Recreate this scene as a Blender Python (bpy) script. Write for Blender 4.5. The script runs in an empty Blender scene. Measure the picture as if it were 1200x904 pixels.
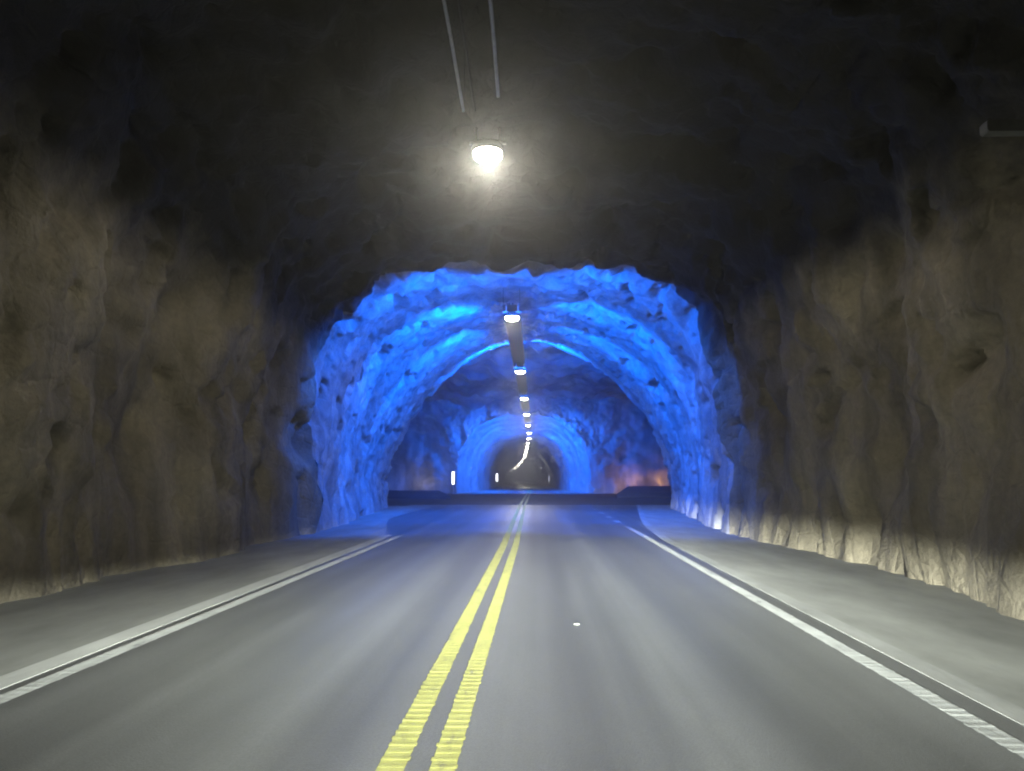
import bpy, math, random
import numpy as np
random.seed(7)
rng = np.random.default_rng(11)
S = bpy.context.scene
COL = S.collection
R = math.radians

# ------------------------------------------------------------------ numpy noise
_perm = rng.permutation(512)
_perm = np.concatenate([_perm, _perm, _perm])
_g = rng.normal(size=(512, 3)); _g /= np.linalg.norm(_g, axis=1)[:, None]

def perlin(P):
    P = np.asarray(P, float)
    i = np.floor(P).astype(int); f = P - i
    u = f * f * f * (f * (f * 6 - 15) + 10)
    i &= 255
    out = np.zeros(len(P))
    for dx in (0, 1):
        wx = u[:, 0] if dx else 1 - u[:, 0]
        for dy in (0, 1):
            wy = u[:, 1] if dy else 1 - u[:, 1]
            for dz in (0, 1):
                wz = u[:, 2] if dz else 1 - u[:, 2]
                h = _perm[(_perm[(_perm[i[:, 0] + dx] + i[:, 1] + dy) & 511] + i[:, 2] + dz) & 511]
                g = _g[h]
                d = g[:, 0] * (f[:, 0] - dx) + g[:, 1] * (f[:, 1] - dy) + g[:, 2] * (f[:, 2] - dz)
                out += wx * wy * wz * d
    return out * 1.5

def fbm(P, oct=4, gain=.5):
    a, s, o = 1., 1., 0.
    for k in range(oct):
        o = o + a * perlin(P * s + 17.3 * k); a *= gain; s *= 2.03
    return o

def billow(P, oct=4, gain=.5):
    a, s, o = 1., 1., 0.
    for k in range(oct):
        o = o + a * (np.abs(perlin(P * s + 31.7 * k)) * 2 - .45); a *= gain; s *= 2.07
    return o

# ------------------------------------------------------------------ object helpers
def tag(o, label=None, cat=None, group=None, kind=None):
    if label: o['label'] = label
    if cat: o['category'] = cat
    if group: o['group'] = group
    if kind: o['kind'] = kind
    return o

def link(name, me, m=None, parent=None, smooth=False):
    o = bpy.data.objects.new(name, me); COL.objects.link(o)
    if m is not None: me.materials.append(m)
    if smooth: me.polygons.foreach_set('use_smooth', [True] * len(me.polygons))
    if parent is not None: o.parent = parent
    return o

def empty(name, loc=(0, 0, 0), rz=0):
    o = bpy.data.objects.new(name, None); COL.objects.link(o)
    o.location = loc; o.rotation_euler.z = rz; o.empty_display_size = .3
    return o

class MB:
    def __init__(s): s.v = []; s.f = []
    def box(s, x0, x1, y0, y1, z0, z1, ch=0.):
        b = len(s.v)
        if ch <= 0:
            s.v += [(x, y, z) for z in (z0, z1) for y in (y0, y1) for x in (x0, x1)]
            s.f += [tuple(b + k for k in q) for q in ((0, 2, 3, 1), (4, 5, 7, 6), (0, 1, 5, 4), (2, 6, 7, 3), (0, 4, 6, 2), (1, 3, 7, 5))]
        else:   # chamfered along y
            pts = [(x0 + ch, z0), (x1 - ch, z0), (x1, z0 + ch), (x1, z1 - ch), (x1 - ch, z1), (x0 + ch, z1), (x0, z1 - ch), (x0, z0 + ch)]
            s.prism(pts, y0, y1)
        return s
    def prism(s, pts, y0, y1):
        b = len(s.v); n = len(pts)
        s.v += [(x, y0, z) for x, z in pts] + [(x, y1, z) for x, z in pts]
        s.f += [(b + k, b + (k + 1) % n, b + n + (k + 1) % n, b + n + k) for k in range(n)]
        s.f += [tuple(b + k for k in range(n))[::-1], tuple(b + n + k for k in range(n))]
        return s
    def tube(s, path, r, n=8):
        b = len(s.v); P = [np.array(p, float) for p in path]
        for k, p in enumerate(P):
            d = P[min(k + 1, len(P) - 1)] - P[max(k - 1, 0)]; d /= np.linalg.norm(d)
            a = np.cross(d, (0, 0, 1.) if abs(d[2]) < .9 else (1., 0, 0)); a /= np.linalg.norm(a); c = np.cross(d, a)
            for q in range(n):
                t = 2 * math.pi * q / n
                s.v.append(tuple(p + r * (math.cos(t) * a + math.sin(t) * c)))
        for k in range(len(P) - 1):
            for q in range(n):
                s.f.append((b + k * n + q, b + k * n + (q + 1) % n, b + (k + 1) * n + (q + 1) % n, b + (k + 1) * n + q))
        s.f.append(tuple(b + q for q in range(n))[::-1]); s.f.append(tuple(b + (len(P) - 1) * n + q for q in range(n)))
        return s
    def build(s, name, m, parent=None, smooth=False):
        me = bpy.data.meshes.new(name); me.from_pydata(s.v, [], s.f); me.update()
        return link(name, me, m, parent, smooth)

def grid_mesh(name, V, nu, nv, m, parent=None, flip=False, smooth=True):
    idx = np.arange(nu * nv).reshape(nu, nv)
    a, b, c, d = idx[:-1, :-1].ravel(), idx[1:, :-1].ravel(), idx[1:, 1:].ravel(), idx[:-1, 1:].ravel()
    F = np.stack([a, b, c, d] if not flip else [a, d, c, b], 1)
    me = bpy.data.meshes.new(name)
    me.vertices.add(len(V)); me.vertices.foreach_set('co', V.astype(np.float32).ravel())
    me.loops.add(F.size); me.loops.foreach_set('vertex_index', F.astype(np.int32).ravel())
    me.polygons.add(len(F)); me.polygons.foreach_set('loop_start', np.arange(0, F.size, 4, dtype=np.int32))
    me.update(calc_edges=True)
    return link(name, me, m, parent, smooth)

# ------------------------------------------------------------------ materials
class NT:
    def __init__(s, name):
        s.m = bpy.data.materials.new(name); s.m.use_nodes = True
        s.t = s.m.node_tree; s.t.nodes.clear()
    def n(s, typ, ins=None, **kw):
        nd = s.t.nodes.new(typ)
        for k, v in kw.items(): setattr(nd, k, v)
        for k, v in (ins or {}).items():
            if isinstance(v, bpy.types.NodeSocket): s.t.links.new(v, nd.inputs[k])
            else: nd.inputs[k].default_value = v
        return nd
    def out(s, shader, vol=False):
        o = s.n('ShaderNodeOutputMaterial'); s.t.links.new(shader, o.inputs['Volume' if vol else 'Surface']); return s.m
    def noise(s, vec, scale, detail=4, rough=.55):
        return s.n('ShaderNodeTexNoise', {'Vector': vec, 'Scale': scale, 'Detail': detail, 'Roughness': rough}).outputs['Fac']
    def mapped(s, scale):
        tc = s.n('ShaderNodeTexCoord')
        return s.n('ShaderNodeMapping', {'Vector': tc.outputs['Object'], 'Scale': scale}).outputs['Vector']
    def ramp(s, fac, stops):
        r = s.n('ShaderNodeValToRGB', {'Fac': fac}); e = r.color_ramp.elements
        while len(e) < len(stops): e.new(.5)
        for q, (p, c) in zip(e, stops): q.position = p; q.color = (*c, 1) if len(c) == 3 else c
        return r.outputs['Color']
    def mix(s, fac, a, b, mode='MIX'):
        m = s.n('ShaderNodeMix', data_type='RGBA', blend_type=mode)
        for k, v in ((0, fac), (6, a), (7, b)):
            if isinstance(v, bpy.types.NodeSocket): s.t.links.new(v, m.inputs[k])
            else: m.inputs[k].default_value = v if not isinstance(v, tuple) else (*v, 1)
        return m.outputs[2]
    def math(s, op, a, b=0.):
        m = s.n('ShaderNodeMath', operation=op)
        for k, v in ((0, a), (1, b)):
            if isinstance(v, bpy.types.NodeSocket): s.t.links.new(v, m.inputs[k])
            else: m.inputs[k].default_value = v
        return m.outputs[0]

def rock_mat(name, lo, mid, hi, bump=.5, upper_shade=False):
    t = NT(name)
    v = t.mapped((1, 1, .55)); v1 = t.mapped((1, 1, 1))
    big = t.noise(v, .45, 5, .6)
    c = t.ramp(big, [(.3, lo), (.5, mid), (.72, hi)])
    streak = t.noise(t.mapped((1.6, 1.6, .22)), 1.0, 4, .6)
    c = t.mix(t.ramp(streak, [(.37, (.5,) * 3), (.57, (0,) * 3)]), c, tuple(.45 * x for x in lo))
    fine = t.noise(v1, 9, 6, .65)
    c = t.mix(.55, c, t.ramp(fine, [(.25, (.45,) * 3), (.75, (1.3,) * 3)]), 'MULTIPLY')
    if upper_shade:      # shade above the lamp beams, painted into the upper rock with ragged edge
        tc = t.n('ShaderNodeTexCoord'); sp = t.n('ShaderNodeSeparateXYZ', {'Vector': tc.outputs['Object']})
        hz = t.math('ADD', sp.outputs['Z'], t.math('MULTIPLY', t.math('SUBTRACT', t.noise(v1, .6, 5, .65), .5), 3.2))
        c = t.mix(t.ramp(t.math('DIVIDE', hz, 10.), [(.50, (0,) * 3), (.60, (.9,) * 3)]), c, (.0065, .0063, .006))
    vo = t.n('ShaderNodeTexVoronoi', {'Vector': t.mix(.12, v1, t.n('ShaderNodeTexNoise', {'Vector': v1, 'Scale': 2.5, 'Detail': 3}).outputs['Color']), 'Scale': 2.6}, feature='DISTANCE_TO_EDGE').outputs['Distance']
    crack = t.math('MULTIPLY', t.math('MINIMUM', vo, .10), 1.6)
    h = t.math('ADD', crack, t.math('ADD', t.math('MULTIPLY', t.noise(v1, 3.0, 6, .65), .7), t.math('MULTIPLY', t.noise(v1, 14, 5, .6), .3)))
    b = t.n('ShaderNodeBump', {'Strength': bump, 'Distance': .12, 'Height': h})
    p = t.n('ShaderNodeBsdfPrincipled', {'Base Color': c, 'Roughness': .82, 'Normal': b.outputs['Normal']})
    return t.out(p.outputs[0])

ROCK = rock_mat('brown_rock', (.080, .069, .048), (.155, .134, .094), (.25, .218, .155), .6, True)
PALE = rock_mat('sprayed_concrete_rock', (.16, .155, .15), (.28, .275, .27), (.36, .355, .35), .45)
GREY = rock_mat('grey_rock', (.15, .15, .15), (.24, .235, .23), (.32, .315, .31), .5)

def asphalt():
    t = NT('worn_asphalt')
    tc = t.n('ShaderNodeTexCoord')
    sep = t.n('ShaderNodeSeparateXYZ', {'Vector': tc.outputs['Object']})
    lanes = t.noise(t.mapped((1.5, .012, 1)), 1.0, 4, .6)
    c = t.ramp(lanes, [(.3, (.060, .061, .060)), (.5, (.088, .089, .086)), (.7, (.125, .127, .124))])
    # tyre-polished bands along each lane
    pol = t.noise(t.mapped((.55, .006, 1)), 1.0, 2, .5)
    c = t.mix(t.ramp(pol, [(.42, (0,) * 3), (.62, (.55,) * 3)]), c, (.150, .153, .152))
    wheel = t.noise(t.mapped((1.05, .004, 1)), 1.3, 1, .5)
    c = t.mix(.5, c, t.ramp(wheel, [(.36, (.62,) * 3), (.5, (1.,) * 3), (.64, (1.35,) * 3)]), 'MULTIPLY')
    blot = t.noise(t.mapped((1, .35, 1)), .8, 5, .6)
    c = t.mix(.5, c, t.ramp(blot, [(.3, (.62,) * 3), (.7, (1.15,) * 3)]), 'MULTIPLY')
    grain = t.noise(t.mapped((1, 1, 1)), 70, 3, .7)
    c = t.mix(.6, c, t.ramp(grain, [(.3, (.6,) * 3), (.7, (1.35,) * 3)]), 'MULTIPLY')
    b = t.n('ShaderNodeBump', {'Strength': .35, 'Distance': .01, 'Height': grain})
    rg = t.ramp(pol, [(.4, (.52,) * 3), (.62, (.38,) * 3)])
    p = t.n('ShaderNodeBsdfPrincipled', {'Base Color': c, 'Roughness': rg, 'Normal': b.outputs['Normal']})
    return t.out(p.outputs[0])
ASPHALT = asphalt()

def simple(name, col, rough=.6, metal=0., var=.25, scale=6., bump=.2, stretch=(1, 1, 1)):
    t = NT(name)
    v = t.mapped(stretch)
    n = t.noise(v, scale, 5, .6)
    c = t.ramp(n, [(.3, tuple(x * (1 - var) for x in col)), (.7, tuple(x * (1 + var) for x in col))])
    b = t.n('ShaderNodeBump', {'Strength': bump, 'Distance': .01, 'Height': t.noise(v, scale * 8, 3)})
    p = t.n('ShaderNodeBsdfPrincipled', {'Base Color': c, 'Roughness': rough, 'Metallic': metal, 'Normal': b.outputs['Normal']})
    return t.out(p.outputs[0])

def emit(name, col, strength):
    t = NT(name)
    e = t.n('ShaderNodeEmission', {'Color': (*col, 1), 'Strength': strength})
    m = t.out(e.outputs[0]); m.cycles.emission_sampling = 'NONE'
    return m

def paint(name, col, rough=.55):
    t = NT(name)
    n = t.noise(t.mapped((1, .25, 1)), 9, 5, .65)
    c = t.ramp(n, [(.30, tuple(.3 * x + .05 for x in col)), (.40, tuple(.8 * x for x in col)), (.55, tuple(.92 * x for x in col)), (.72, col)])
    b = t.n('ShaderNodeBump', {'Strength': .3, 'Distance': .01, 'Height': t.noise(t.mapped((1, 1, 1)), 60, 3)})
    p = t.n('ShaderNodeBsdfPrincipled', {'Base Color': c, 'Roughness': rough, 'Normal': b.outputs['Normal']})
    return t.out(p.outputs[0])

WHITE = paint('white_road_paint', (.42, .43, .415))
YELLOW = paint('yellow_road_paint', (.37, .365, .10))
CONC = simple('pale_shoulder_concrete', (.20, .202, .184), .8, 0, .3, 1.2, .3, (1, .35, 1))
KERB = simple('kerb_concrete', (.34, .344, .325), .75, 0, .22, 2.0, .25, (1, .3, 1))
KERB2 = simple('grimy_kerb_concrete', (.24, .243, .228), .85, 0, .28, 2.0, .3, (1, .3, 1))
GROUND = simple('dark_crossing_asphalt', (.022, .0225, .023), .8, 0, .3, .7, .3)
DARKC = simple('dark_stained_concrete', (.018, .018, .020), .85, 0, .35, 2.0, .4)
STEEL = simple('galvanised_steel', (.36, .36, .34), .45, .8, .2, 5, .1)
DULL = simple('dull_grey_metal', (.12, .12, .11), .6, .3, .2, 4, .1)
CABLE = simple('black_cable', (.010, .010, .010), .7)
HOUSE = simple('dark_lamp_enamel', (.028, .028, .03), .6, 0, .2, 4, .1)
LENS = emit('lamp_lens_glow', (1, .95, .80), 60.)
BAR = emit('white_marker_glow', (.92, .93, 1.), 5.)

# ------------------------------------------------------------------ layout functions (x right, y ahead, metres)
def off(y):     # the far tunnel drifts to the left
    return np.interp(y, [-50, 95, 116, 160, 207, 260, 318, 420, 596, 700], [0, 0, -.4, -1.3, -2.5, -4.3, -6.5, -11.2, -20, -26])

Y_FLARE, Y_NEAR, Y_FAR, Y_THROAT, Y_END = 22., 42., 82., 110., 640.
YK = [-30, 0, 10, 18, Y_FLARE, 26, 32, Y_NEAR, Y_NEAR + .01, Y_FAR - .01, Y_FAR, 96, Y_THROAT, 125, Y_END]
HW = [6.3, 6.4, 6.4, 6.05, 5.95, 6.15, 6.75, 7.75, 7.75, 7.1, 7.1, 6.1, 5.0, 5.2, 5.2]
AP = [8.6, 8.6, 8.5, 8.1, 7.75, 7.95, 8.35, 8.95, 8.95, 8.2, 8.2, 7.6, 6.9, 6.9, 6.9]
CX = [-.5, -.5, -.45, -.5, -.5, -.5, -.45, -.4, -.4, -1.4, -1.4, -1.4, -1.3, -1.2, -1.1]
PW = [.56, .56, .56, .58, .60, .70, .88, 1.12, 1.12, .8, .8, .8, .85, .85, .85]

def profile(y, t):
    """point on the undisturbed bore and its inward direction; t from 0 (right foot) to pi (left foot)"""
    hw, ap, cx, p = (np.interp(y, YK, a) for a in (HW, AP, CX, PW))
    cx = cx + off(y)
    c, s = np.cos(t), np.clip(np.sin(t), 0, 1)
    X = cx + hw * np.sign(c) * np.abs(c) ** p
    Z = ap * s ** p
    ix, iz = -(X - cx) / hw, -Z / ap
    L = np.sqrt(ix * ix + iz * iz) + 1e-6
    return X, Z, ix / L, iz / L

def bore_points(y, t, amp, fine=False):
    X, Z, ix, iz = profile(y, t)
    P = np.stack([X, y, Z], 1)
    low = np.clip(1 - Z / 3.5, 0, 1)
    mouth = np.interp(y, [15, 21, Y_NEAR, Y_FAR, Y_FAR + 8, Y_THROAT], [0, 1, 1, 1, 1, .3])
    big = .55 * billow(P * np.array([.16, .16, .15]), 2)
    mid = .17 * billow(P * np.array([.5, .5, .42]) + 5, 3)
    drape = .10 * low * billow(P * np.array([1.2, 1.2, .3]) + 50, 2)
    grit = .085 * billow(P * np.array([1.4, 1.4, 1.3]) + 9, 3, .62)
    Q = P * np.array([1., .8, .75])
    pit = np.clip(fbm(Q * 1.5 + 70, 3) - .17, 0, 1)
    pit2 = np.clip(fbm(Q * np.array([.75, .6, .6]) + 33, 2) - .25, 0, 1)
    near = big + mid + drape + grit - .5 * pit - .45 * pit2
    blue = 0.26 * big + .45 * mid + .6 * drape + .7 * grit - .75 * pit - .5 * pit2
    d = near + (blue - near) * mouth
    d = d + np.exp(-((y - 21.8) / 2.0) ** 2) * .42 * fbm(P * np.array([.6, .6, .5]) + 200, 3)
    d = d * amp
    d = d + .22 * low ** 3 - .12          # sprayed concrete spreads at the foot
    yy = y + amp * .35 * fbm(P * .5 + 80, 3)
    V = np.stack([X + ix * d, yy, Z + iz * d], 1)
    return V

def bore(root, y0, y1, dy, nt, mats, amp=1., fine=False):
    ys = np.linspace(y0, y1, max(2, int(round((y1 - y0) / dy)) + 1))
    ts = np.linspace(0, math.pi, nt)
    # equal arc spacing is unnecessary: remap so feet get a little more
    k1, k2 = int(nt * .30), int(nt * .70)
    for nm, a, b, m in (('rock_wall', 0, k1, mats[0]), ('rock_roof', k1, k2, mats[1]), ('rock_wall', k2, nt - 1, mats[2])):
        tt = ts[a:b + 1]
        Y, T = np.meshgrid(ys, tt, indexing='ij')
        A = amp if np.isscalar(amp) else amp(Y.ravel())
        V = bore_points(Y.ravel(), T.ravel(), A, fine)
        ap = V.reshape(len(ys), len(tt), 3)
        if a == 0: ap[:, 0, 2] = -.35
        if b == nt - 1: ap[:, -1, 2] = -.35
        for row, yv in ((0, y0), (-1, y1)):
            if yv in (Y_NEAR, Y_FAR): ap[row, :, 1] = yv
        grid_mesh(nm, ap.reshape(-1, 3), len(ys), len(tt), m, root, flip=True)

# ---- near tunnel
t = tag(empty('rock_tunnel', (0, 0, 0)), 'dark brown rough rock tunnel nearest the viewer, walls bulging beside the road', 'tunnel')
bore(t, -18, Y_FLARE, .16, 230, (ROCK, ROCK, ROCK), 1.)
# ---- near blue mouth
t = tag(empty('tunnel_mouth', (0, 0, 0)), 'large flaring rock arch washed in bright blue light before the junction', 'tunnel mouth')
bore(t, Y_FLARE, Y_NEAR, .11, 300, (PALE, PALE, PALE), 1.0, True)
# ---- far blue mouth
t = tag(empty('tunnel_mouth', (0, 0, 0)), 'small blue lit rock arch on the far side of the junction', 'tunnel mouth')
bore(t, Y_FAR, Y_THROAT, .4, 120, (PALE, PALE, PALE), lambda y: np.interp(y, [Y_FAR, Y_THROAT], [1.05, .6]), True)
# ---- far tunnel
t = tag(empty('rock_tunnel', (0, 0, 0)), 'distant grey tunnel curving left beyond the small blue arch', 'tunnel')
bore(t, Y_THROAT, Y_END, 2.5, 70, (GREY, GREY, GREY), .6)

# ------------------------------------------------------------------ junction cavern
ROOF = 9.7
XE = 46.
def cavern_sheet(root, y, sgn, nm, m, ns=70, nt=260):
    """rock face at distance y with the arched opening left free; sgn = direction it faces"""
    ts = np.linspace(0, math.pi, nt)
    inner = bore_points(np.full(nt, y), ts, np.full(nt, 1.0 if y == Y_NEAR else 1.05), True)
    cx = np.interp(y, YK, CX)
    inner[0, 2] = inner[-1, 2] = -.35
    ang = np.arctan2(np.clip(inner[:, 2], 0, None), inner[:, 0] - cx)
    H = ROOF + 1.2
    k = np.minimum(XE / np.maximum(np.abs(np.cos(ang)), 1e-6), H / np.maximum(np.sin(ang), 1e-6))
    outer = np.stack([cx + k * np.cos(ang), np.full(nt, y), k * np.sin(ang)], 1)
    outer[0, 2] = outer[-1, 2] = -.35
    s = (np.linspace(0, 1, ns) ** 1.7)[:, None, None]
    V = (inner[None] * (1 - s) + outer[None] * s)
    P = V.reshape(-1, 3)
    edge = np.repeat(np.clip(np.linspace(0, 1, ns) ** 1.7 * 12, 0, 1), nt)
    d = .8 * billow(P * .16 + 3, 2) + .35 * billow(P * np.array([.5, .5, .35]) + 7, 3) + .15 * billow(P * 1.2, 2)
    P = P.copy(); P[:, 1] = y + sgn * (.05 + d * edge)
    grid_mesh(nm, P, ns, nt, m, root, flip=(sgn > 0))

cav = tag(empty('rock_cavern', (0, 62, 0)), 'dim purple grey rock cavern of the underground junction between the two blue arches', 'cavern')
cav.location = (0, 0, 0)
cavern_sheet(cav, Y_NEAR, 1, 'rock_wall', GREY)
cavern_sheet(cav, Y_FAR, -1, 'rock_wall', GREY)
xs, ys = np.linspace(-XE - 1, XE + 1, 260), np.linspace(Y_NEAR - .5, Y_FAR + 1.5, 130)
Xg, Yg = np.meshgrid(xs, ys, indexing='ij')
P = np.stack([Xg.ravel(), Yg.ravel(), np.full(Xg.size, ROOF)], 1)
d = .9 * billow(P * .15 + 12, 2) + .4 * billow(P * .5, 3) + .15 * billow(P * 1.3, 2)
P[:, 2] = ROOF + .6 - d - .02 * np.abs(P[:, 0])
grid_mesh('rock_roof', P, len(xs), len(ys), GREY, cav, flip=True)
for sx in (-1, 1):
    ys, zs = np.linspace(Y_NEAR - .5, Y_FAR + .5, 60), np.linspace(-.4, ROOF + 1.5, 24)
    Yg, Zg = np.meshgrid(ys, zs, indexing='ij')
    P = np.stack([np.full(Yg.size, sx * XE), Yg.ravel(), Zg.ravel()], 1)
    P[:, 0] -= sx * (.9 * billow(P * .18 + 21, 3))
    grid_mesh('rock_wall', P, len(ys), len(zs), GREY, cav, flip=(sx < 0))

# ------------------------------------------------------------------ ground, road, shoulders, markings
def ribbon(name, ys, xl, xr, z, m, thick=0., c=.018):
    """flat strip; with thick > 0 it has side faces down by thick"""
    ys = np.asarray(ys, float); xl = np.asarray(xl) + off(ys); xr = np.asarray(xr) + off(ys)
    n = len(ys); b = MB()
    if thick <= 0:
        b.v = [(xl[k], ys[k], z) for k in range(n)] + [(xr[k], ys[k], z) for k in range(n)]
        b.f = [(k, n + k, n + k + 1, k + 1) for k in range(n - 1)]
    else:
        for k in range(n):
            b.v += [(xl[k], ys[k], z - thick), (xl[k], ys[k], z - c), (xl[k] + c, ys[k], z), (xr[k] - c, ys[k], z), (xr[k], ys[k], z - c), (xr[k], ys[k], z - thick)]
        for k in range(n - 1):
            for q in range(5):
                b.f.append((6 * k + q, 6 * k + q + 1, 6 * k + 6 + q + 1, 6 * k + 6 + q))
        b.f.append(tuple(range(6))); b.f.append(tuple(6 * (n - 1) + q for q in range(6))[::-1])
    return b.build(name, m)

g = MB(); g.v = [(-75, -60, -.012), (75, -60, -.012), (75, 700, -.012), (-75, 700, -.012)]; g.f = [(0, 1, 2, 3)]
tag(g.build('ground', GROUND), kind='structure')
ysr = np.linspace(-18, 46, 40)
tag(ribbon('road', ysr, np.full(40, -7.5), np.full(40, 6.5), -.004, ASPHALT), kind='structure')
ysr = np.linspace(79, Y_END - 2, 150)
tag(ribbon('road', ysr, np.full(150, -4.6), np.full(150, 3.6), -.004, ASPHALT), kind='structure')
ykl = np.concatenate([np.linspace(-18, 20, 20), np.linspace(21, 33, 25), np.linspace(34, 44.5, 12)])
xkl = np.interp(ykl, [-18, 5, 20, 21.5, 24, 27, 30, 34, 45], [-3.98, -3.98, -3.94, -3.98, -4.35, -5.0, -5.45, -5.6, -5.6])
ykr = np.concatenate([np.linspace(-18, 18, 18), np.linspace(19, 46, 46)])
xkr = np.interp(ykr, [-18, 5, 20, 25, 30, 38, 46], [3.06, 3.08, 3.22, 3.5, 4.0, 4.95, 5.9])
KH = -.0008
kl = ykl < 21.6
tag(ribbon('kerb', ykl[kl], xkl[kl] - .26, xkl[kl], KH, KERB, .16, .001), kind='structure')
tag(ribbon('kerb', ykr, xkr, xkr + .22, KH, KERB2, .16, .001), kind='structure')
tag(ribbon('shoulder', ykl, np.full(len(ykl), -8.9), xkl - .25, KH - .001, CONC, .16, .001), kind='structure')
tag(ribbon('shoulder', ykr, xkr + .21, np.full(len(ykr), 8.4), KH - .001, CONC, .16, .001), kind='structure')
ykf = np.concatenate([[80.5], np.linspace(84, 124, 20), np.linspace(128, Y_END - 4, 110)])
tag(ribbon('shoulder', ykf, np.full(len(ykf), -9.), np.interp(ykf, [80, 90, 700], [-4.9, -4.1, -4.1]), KH, CONC, .16), kind='structure')
tag(ribbon('shoulder', ykf, np.interp(ykf, [80, 90, 700], [4.4, 3.1, 3.1]), np.full(len(ykf), 7.), KH, CONC, .16), kind='structure')

def ridged_line(name, y0, y1, xc, w, m, pitch=.115):
    """profiled thermoplastic line: a base film with raised cross ribs and a toothed edge, one mesh"""
    b = MB()
    ys = np.concatenate([np.arange(y0, min(y1, 45), .5), np.arange(max(y0, 45), y1, 4.)]) if y1 > 45 else np.arange(y0, y1 + .01, .5)
    for k in range(len(ys) - 1):
        a, c = ys[k], ys[k + 1]
        xa, xb = float(xc(a) + off(a)), float(xc(c) + off(c)); q = len(b.v)
        b.v += [(xa - w / 2, a, 0), (xa + w / 2, a, 0), (xb + w / 2, c, 0), (xb - w / 2, c, 0)]; b.f.append((q, q + 1, q + 2, q + 3))
    y = max(y0, 1.)
    while y < min(y1, 22):
        x = float(xc(y)); e = random.uniform(-.006, .006); e2 = random.uniform(-.006, .006); q = len(b.v); l = pitch * .52
        for z, i in ((.0008, 0), (.0008 + random.uniform(.0008, .0022), .012)):
            b.v += [(x - w / 2 - .005 + e + i, y + i, z), (x + w / 2 + .005 + e2 - i, y + i, z), (x + w / 2 + .005 + e2 - i, y + l - i, z), (x - w / 2 - .005 + e + i, y + l - i, z)]
        b.f += [(q + 4, q + 5, q + 6, q + 7)] + [(q + k, q + (k + 1) % 4, q + 4 + (k + 1) % 4, q + 4 + k) for k in range(4)]
        y += pitch
    return tag(b.build(name, m), kind='structure')
ridged_line('yellow_road_marking', -3, Y_END - 6, lambda y: np.interp(y, [0, 4, 18, 45, 90], [-.80, -.79, -.765, -.95, -.92]), .15, YELLOW)
ridged_line('yellow_road_marking', -3, Y_END - 6, lambda y: np.interp(y, [0, 4, 18, 45, 90], [-.515, -.51, -.48, -.66, -.62]), .14, YELLOW)
ridged_line('white_edge_marking', -3, 21.2, lambda y: np.interp(y, [0, 21], [-3.815, -3.72]), .155, WHITE)
ridged_line('white_edge_marking', -3, 25.6, lambda y: np.interp(y, [0, 25], [2.76, 2.95]), .155, WHITE)
dash = MB()
for y in (27.9, 31.0, 34.9, 39.):
    q = len(dash.v); dash.v += [(2.84, y, 0), (3.06, y, 0), (3.05, y + 1.1, 0), (2.83, y + 1.1, 0)]; dash.f.append((q, q + 1, q + 2, q + 3))
tag(dash.build('white_dashed_marking', WHITE), kind='structure')
ridged_line('white_edge_marking', 86, 300, lambda y: -3.6 + 0 * y, .15, WHITE)
ridged_line('white_edge_marking', 86, 300, lambda y: 2.55 + 0 * y, .15, WHITE)

# ------------------------------------------------------------------ small things on the road and walls
st = tag(empty('road_stud', (.43, 8.5, 0)), 'tiny pale stud lying in the right lane of the asphalt', 'road stud')
b = MB()
n = 10
prof = [(.034, 0), (.032, .007), (.022, .012), (.0, .014)]
for r_, z in prof:
    for q in range(n): b.v.append((r_ * math.cos(2 * math.pi * q / n), r_ * 1.25 * math.sin(2 * math.pi * q / n), z))
for k in range(len(prof) - 1):
    for q in range(n): b.f.append((k * n + q, k * n + (q + 1) % n, (k + 1) * n + (q + 1) % n, (k + 1) * n + q))
b.build('stud_body', CONC, st)

fx = tag(empty('wall_box', (5.17, 8.0, 5.28)), 'dull grey metal box high on the black right wall at the picture edge', 'box')
MB().box(-.36, .6, -.07, .07, -.065, .065, .02).build('box_body', simple('pale_grey_enamel', (.11, .11, .10), .6), fx)
MB().box(.603, 1.6, -.04, .04, -.04, .04).build('bracket', STEEL, fx)

# low dark barriers of the junction
def barrier(pts, h, label):
    r = tag(empty('concrete_barrier', (pts[0][0], pts[0][1], 0)), label, 'barrier')
    sec = [(-.28, 0), (.28, 0), (.26, .12), (.13, .38), (.10, h), (-.10, h), (-.13, .38), (-.26, .12)]
    P = np.array(pts, float); b = MB(); n = len(sec)
    for k in range(len(P)):
        d = P[min(k + 1, len(P) - 1)] - P[max(k - 1, 0)]; d /= np.linalg.norm(d); nn = np.array([d[1], -d[0]])
        for u, z in sec: b.v.append((P[k][0] + nn[0] * u - pts[0][0], P[k][1] + nn[1] * u - pts[0][1], z * (.3 + .7 * min(1., k / 2.)) - (.02 if z == 0 else 0)))
    for k in range(len(P) - 1):
        for q in range(n): b.f.append((k * n + q, k * n + (q + 1) % n, (k + 1) * n + (q + 1) % n, (k + 1) * n + q))
    b.f.append(tuple(range(n))[::-1]); b.f.append(tuple((len(P) - 1) * n + q for q in range(n)))
    b.build('barrier_body', DARKC, r)
arc = [(6.6 + 6.7 * (k / 14), 64 + 5.0 * (k / 14) ** 2 * .5) for k in range(15)] + [(13.3 + k, 66.5 + .3 * k) for k in range(1, 14)]
barrier(arc, .93, 'low dark concrete barrier in front of the amber lit rock')
arc = [(-6.6 - 6.6 * (k / 14), 60 + 4 * (k / 14) ** 2 * .5) for k in range(15)] + [(-13.2 - k, 62 + .3 * k) for k in range(1, 14)]
barrier(arc, .62, 'low dark concrete barrier at the left side of the junction')

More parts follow.
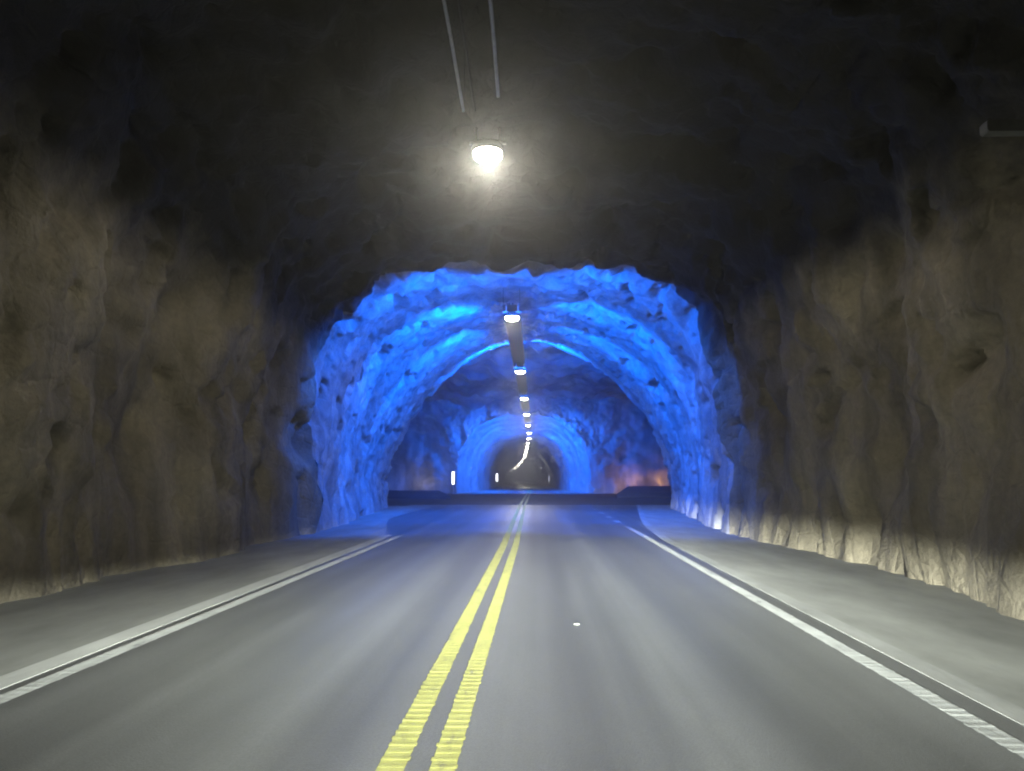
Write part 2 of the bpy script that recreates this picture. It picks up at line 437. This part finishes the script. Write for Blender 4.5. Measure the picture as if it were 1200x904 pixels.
# white vertical marker lights
def marker(x, y, z0, z1, w, label, m=BAR):
    r = tag(empty('marker_light', (x, y, 0)), label, 'marker light')
    MB().box(-w / 2, w / 2, -.05, .02, z0, z1, .015).build('light_panel', m, r)
    MB().box(-w / 2 - .04, w / 2 + .04, .023, .07, z0 - .05, z1 + .05).build('back_plate', DULL, r)
    MB().tube([(0, .1, -.02), (0, .1, z1 - .1)], .045).build('post', STEEL, r)
    return r
DIMBAR = emit('dim_marker_glow', (.8, .84, 1.), .8)
marker(-8.55, 79.6, .95, 2.25, .26, 'bright white upright light bar at the left foot of the far blue arch')
marker(-5.9 + float(off(135)), 132., 1.1, 2.35, .32, 'small white upright light inside the far tunnel, left wall')
marker(3.6 + float(off(150)), 150., 1.0, 2.1, .22, 'faint grey upright marker inside the far tunnel, right wall', DIMBAR)

# ------------------------------------------------------------------ cable tray and ceiling lamps
TX, TZ = -.84, 7.38
Yt = np.concatenate([np.linspace(25.4, 100, 56), np.linspace(104, Y_END - 8, 130)])
tray = tag(empty('cable_tray', (0, 0, 0)), 'dark cable tray hung under the roof from the large blue arch into the far tunnel', 'cable tray')
for sx in (-.29, .29):
    MB().tube([(TX + sx + float(off(y)), y, TZ) for y in Yt], .026, 6).build('side_rail', DULL, tray)
b = MB()
for k, y in enumerate(Yt):
    o_ = TX + float(off(y)); b.v += [(o_ - .27, y, TZ - .012), (o_ + .27, y, TZ - .012), (o_ + .27, y, TZ - .004), (o_ - .27, y, TZ - .004)]
for k in range(len(Yt) - 1):
    b.f += [(4 * k + q, 4 * k + (q + 1) % 4, 4 * k + 4 + (q + 1) % 4, 4 * k + 4 + q) for q in range(4)]
b.build('tray_bottom', CABLE, tray)
b = MB()
for sx, rr in ((-.12, .022), (-.05, .03), (.07, .025)):
    b.tube([(TX + sx + float(off(y)), y, TZ + .035 + .01 * math.sin(y * 3 + sx * 40)) for y in Yt], rr, 6)
b.build('cables', CABLE, tray)
SPACING, Y0 = 13.2, 12.3
def roof_at(y): return float(np.interp(y, [-20, 10, 22, 42, 43, 81, 82, 110, 700], [8.5, 8.5, 7.8, 8.9, 9.9, 9.9, 8.2, 7.0, 7.0]))
for k in range(1, 9):
    y = Y0 + SPACING * k + .9
    for sx in (-.29, .29):
        MB().tube([(TX + sx + float(off(y)), y, TZ + .02), (TX + sx + float(off(y)), y, roof_at(y) + .5)], .009, 5).build('hanger_rod', CABLE, tray)
# the two pale support wires that end at the nearest lamp
for sx, rr, m_, lab in ((-.285, .024, STEEL, 'left one of two pale steel wires running over the nearest lamp'),
                        (.285, .027, STEEL, 'right one of two pale steel wires running over the nearest lamp'),
                        (-.10, .018, CABLE, 'thin dark cable between the two pale wires under the roof')):
    w_ = tag(empty('support_wire' if m_ is STEEL else 'power_cable', (TX + sx, 0, 0)), lab, 'wire')
    ye = 11.6 if sx < 0 else 11.2
    MB().tube([(.012 * math.sin(y * .9), y, TZ + .02 * math.sin(y * .55 + sx * 9)) for y in np.linspace(-12, ye, 40)], rr, 7).build('wire_strand', m_, w_, True)
    if m_ is STEEL:
        for y in (-.5, 5.5, ye): MB().tube([(0, y, TZ + .01), (0, y, 9.0)], .008, 5).build('drop_rod', CABLE, w_)

def lamp_parts(root):
    # housing: shallow canopy with rounded ends
    b = MB(); n = 24
    def ring(w, l, z, p=.7):
        s = len(b.v)
        for q in range(n):
            a = 2 * math.pi * q / n; c, s_ = math.cos(a), math.sin(a)
            b.v.append((w * math.copysign(abs(c) ** p, c), l * math.copysign(abs(s_) ** p, s_), z))
        return s
    rs = [ring(.27, .34, .0), ring(.275, .345, .05), ring(.25, .32, .12), ring(.15, .22, .17)]
    for a, c in zip(rs, rs[1:]):
        for q in range(n): b.f.append((a + q, a + (q + 1) % n, c + (q + 1) % n, c + q))
    b.f.append(tuple(rs[0] + q for q in range(n))[::-1]); b.f.append(tuple(rs[-1] + q for q in range(n)))
    b.build('housing', HOUSE, root, True)
    b = MB(); rs = []
    for k in range(7):
        a = (k / 6) * math.pi / 2 * .97
        s = len(b.v)
        for q in range(n):
            u = 2 * math.pi * q / n; c, s_ = math.cos(u), math.sin(u); p = .85
            b.v.append((.24 * math.cos(a) ** .8 * math.copysign(abs(c) ** p, c), .30 * math.cos(a) ** .8 * math.copysign(abs(s_) ** p, s_), -.003 - .10 * math.sin(a)))
        rs.append(s)
    for a, c in zip(rs, rs[1:]):
        for q in range(n): b.f.append((a + q, c + q, c + (q + 1) % n, a + (q + 1) % n))
    b.f.append(tuple(rs[-1] + q for q in range(n)))
    b.build('lens', LENS, root, True)
    MB().box(-.31, .31, -.03, .03, .172, .21).tube([(-.2, 0, .16), (-.2, 0, .47)], .02, 8).tube([(.2, 0, .16), (.2, 0, .47)], .02, 8).build('bracket', STEEL, root)

LZ = 6.95
names = {1: 'nearest ceiling lamp, a bright dome with a wide hazy glow in the dark',
         2: 'second ceiling lamp, hanging in the middle of the large blue arch',
         3: 'third ceiling lamp, at the inner edge of the large blue arch',
         4: 'fourth ceiling lamp, first one over the dim junction',
         5: 'fifth ceiling lamp, halfway over the dim junction',
         6: 'sixth ceiling lamp, just above the crown of the small blue arch',
         7: 'seventh ceiling lamp, in front of the top of the small blue arch',
         8: 'eighth ceiling lamp, where the lamps begin to merge into a line'}
LW = (1., .95, .77)
def spot(name, loc, rot, energy, size, blend, col=LW, rad=.12, parent=None):
    l = bpy.data.lights.new(name, 'SPOT'); l.energy = energy; l.spot_size = R(size); l.spot_blend = blend
    l.color = col; l.shadow_soft_size = rad
    o = bpy.data.objects.new(name, l); COL.objects.link(o); o.location = loc; o.rotation_euler = rot
    if parent: o.parent = parent
    return o
def point(name, loc, energy, col=LW, rad=.12, parent=None):
    l = bpy.data.lights.new(name, 'POINT'); l.energy = energy; l.color = col; l.shadow_soft_size = rad
    o = bpy.data.objects.new(name, l); COL.objects.link(o); o.location = loc
    if parent: o.parent = parent
    return o

def beam(loc, e, parent=None):
    '''downlight whose output fades out towards the horizontal'''
    o = spot('lamp_beam', loc, (0, 0, 0), e, 180, 0., rad=.34, parent=parent)
    l = o.data; l.use_nodes = True; nt = l.node_tree
    tc = nt.nodes.new('ShaderNodeTexCoord'); sp = nt.nodes.new('ShaderNodeSeparateXYZ'); nt.links.new(tc.outputs['Normal'], sp.inputs[0])
    ab = nt.nodes.new('ShaderNodeMath'); ab.operation = 'ABSOLUTE'; nt.links.new(sp.outputs[2], ab.inputs[0])
    r = nt.nodes.new('ShaderNodeValToRGB'); nt.links.new(ab.outputs[0], r.inputs[0]); e_ = r.color_ramp.elements
    for p, v in ((.0, .02), (.12, .06), (.21, .4), (.32, 1.), (.6, .6), (1., .28)):
        q = e_[0] if p == 0 else (e_[-1] if p == 1. else e_.new(p)); q.position = p; q.color = (v, v, v, 1)
    nt.links.new(r.outputs[0], nt.nodes['Emission'].inputs['Strength'])
    return o
LAMP_E = 950.
first = None
for k in range(1, 46):
    y = Y0 + SPACING * (k - 1)
    if y > Y_END - 15: break
    loc = (TX + .05 + float(off(y)), y, LZ)
    lab = names.get(k, 'small ceiling lamp in the merged line of lights curving left deep in the far tunnel')
    if first is None:
        r = empty('ceiling_lamp', loc); lamp_parts(r); first = r
    else:
        r = first.copy(); COL.objects.link(r); r.location = loc
        for ch in [c for c in first.children if c.type == 'MESH']:
            c = ch.copy(); COL.objects.link(c); c.parent = r
    tag(r, lab, 'ceiling lamp', 'ceiling lamps along the tunnel')
    if k <= 8:
        beam((0, 0, -.125), LAMP_E * (1. if k == 1 else 1.6 if k in (4, 5) else .36 if k == 2 else .13), r)
    elif k % 4 == 0 and k < 32:
        beam((0, 0, -.125), LAMP_E * 2.2, r)
# the lamp just overhead, above the frame
beam((TX, Y0 - SPACING, LZ - .3), LAMP_E)

# ------------------------------------------------------------------ blue floods at the two mouths
BLUE = (.0, .125, 1.)
def aim(o, target):
    import mathutils
    d = mathutils.Vector(target) - o.location
    o.rotation_euler = d.to_track_quat('-Z', 'Y').to_euler()
def blue(loc, target, e, size=110, blend=.5, rad=.25):
    o = spot('blue_flood_and_spill', loc, (0, 0, 0), e, size, blend, BLUE, rad); aim(o, target); return o
for sx in (-1, 1):
    if sx > 0: blue((TX, 22.6, 6.1), (TX, 31., 9.4), 2600, 110, .9, .12)
    # floods under the tray, thrown forward at the flaring rock
    blue((TX + sx * .75, 22.0, TZ - .7), (TX + sx * 5.2, 28.0, 3.0), 4600, 140, .5, .12)
    blue((TX + sx * .75, 27.5, TZ - .5), (TX + sx * 6.5, 34, 3.0), 7200, 140, .5, .12)
    blue((TX + sx * .75, 33.5, TZ - .2), (TX + sx * 7., 40, 2.6), 7000, 135, .6, .12)
    blue((TX + sx * .75, 40., TZ - .1), (TX + sx * 5., 60, 9.), 9000, 140, .6, .12)
    for y_, e_ in ((79.8, 15000), (84.5, 10000), (89.5, 9000), (95., 8000)):
        blue((TX + sx * 1.2, y_, 5.9 - .03 * (y_ - 80)), (TX - .5 + sx * 5.6, y_ + 9, 2.4), e_, 145, .7, .15)
    blue((TX + sx * .9, 70., TZ - .1), (TX - .5 + sx * 4.4, 82, 7.6), 7000, 60, .8, .15)
    # unseen lights added for blue spill over the junction
    blue((sx * 9.0 - .4, 44.5, 5.5), (sx * 7.0, Y_FAR, 9.0), 34000, 84, .8, .5)
# ------------------------------------------------------------------ uplights on the junction rock
for x_, e_ in ((9.4, 55), (10.0, 55), (13.1, 80)): point('rock_uplight', (x_, 80.8, 1.05), e_, (1, .46, .05), .1)
for x_ in (-12.5, -11.4): point('rock_uplight', (x_, 80.7, 1.1), 28, (1, .85, .65), .1)

# ------------------------------------------------------------------ the car's own low beams (below and ahead of the viewer)
def headlight(x, e):
    o = spot('headlight_beam', (x, 1.3, .66), (R(90), 0, 0), e, 150, .2, (.94, 1, .92), .06)
    l = o.data; l.use_nodes = True; nt = l.node_tree
    em = nt.nodes['Emission']
    tc = nt.nodes.new('ShaderNodeTexCoord'); sp = nt.nodes.new('ShaderNodeSeparateXYZ'); nt.links.new(tc.outputs['Normal'], sp.inputs[0])
    def m(op, a, b=0., c=0.):
        n = nt.nodes.new('ShaderNodeMath'); n.operation = op
        for k, v in ((0, a), (1, b), (2, c)):
            if isinstance(v, bpy.types.NodeSocket): nt.links.new(v, n.inputs[k])
            else: n.inputs[k].default_value = v
        return n.outputs[0]
    dep = m('ABSOLUTE', sp.outputs[2])
    ty = m('DIVIDE', sp.outputs[1], dep)          # tan of elevation
    tx = m('DIVIDE', sp.outputs[0], dep)
    # low-beam cut-off a little under the horizontal
    mr = nt.nodes.new('ShaderNodeMapRange'); mr.interpolation_type = 'SMOOTHSTEP'
    tilt = m('MULTIPLY', m('MINIMUM', m('MAXIMUM', m('SUBTRACT', .1, tx), 0.), .6), .08)
    nt.links.new(m('ADD', ty, tilt), mr.inputs[0]); mr.inputs[1].default_value = -.068; mr.inputs[2].default_value = .012
    mr.inputs[3].default_value = 1.; mr.inputs[4].default_value = .012
    # far-throw hot zone near the cut-off, weaker towards the bumper: keeps the road evenly lit
    tx2 = m('POWER', m('ABSOLUTE', tx), 2.)
    hot = m('MULTIPLY', m('POWER', m('ADD', m('ABSOLUTE', ty), .02), -3.8), .033)
    hot = m('MINIMUM', m('MINIMUM', hot, 1500.), m('DIVIDE', 19., m('POWER', m('ADD', tx2, .005), 1.3)))
    s = m('MULTIPLY', mr.outputs[0], m('ADD', hot, 1.))
    nt.links.new(s, em.inputs['Strength'])
    return o
headlight(-.68, 235); headlight(.62, 235)

# ------------------------------------------------------------------ tunnel air
h = MB().box(-80, 80, -64, 720, -1.1, 14.)
t_ = NT('tunnel_air')
pv = t_.n('ShaderNodeVolumePrincipled', {'Color': (.9, .9, .92, 1), 'Density': .0052, 'Anisotropy': .85})
ho = h.build('haze', t_.out(pv.outputs[0], True)); tag(ho, kind='stuff')

# ------------------------------------------------------------------ world, camera, render
w = bpy.data.worlds.new('World'); S.world = w; w.use_nodes = True
bg = w.node_tree.nodes['Background']; bg.inputs[0].default_value = (.01, .011, .014, 1); bg.inputs[1].default_value = .05

cam = bpy.data.cameras.new('camera'); co = bpy.data.objects.new('camera', cam); COL.objects.link(co)
cam.sensor_width = 36; cam.lens = 27.; cam.clip_end = 1500; cam.clip_start = .05
co.location = (0, 0, 1.55)
co.rotation_euler = (R(90) + math.atan(109 / 900), 0, math.atan(28 / 900))
S.camera = co
S.view_settings.view_transform = 'Standard'; S.view_settings.look = 'None'
S.view_settings.exposure = 0.; S.view_settings.gamma = 1.
c = S.cycles
c.max_bounces = 5; c.diffuse_bounces = 3; c.glossy_bounces = 2; c.transmission_bounces = 2; c.volume_bounces = 0
c.sample_clamp_indirect = 3.
c.filter_width = 2.0
c.use_denoising = True
try: c.denoiser = 'OPENIMAGEDENOISE'
except Exception: pass
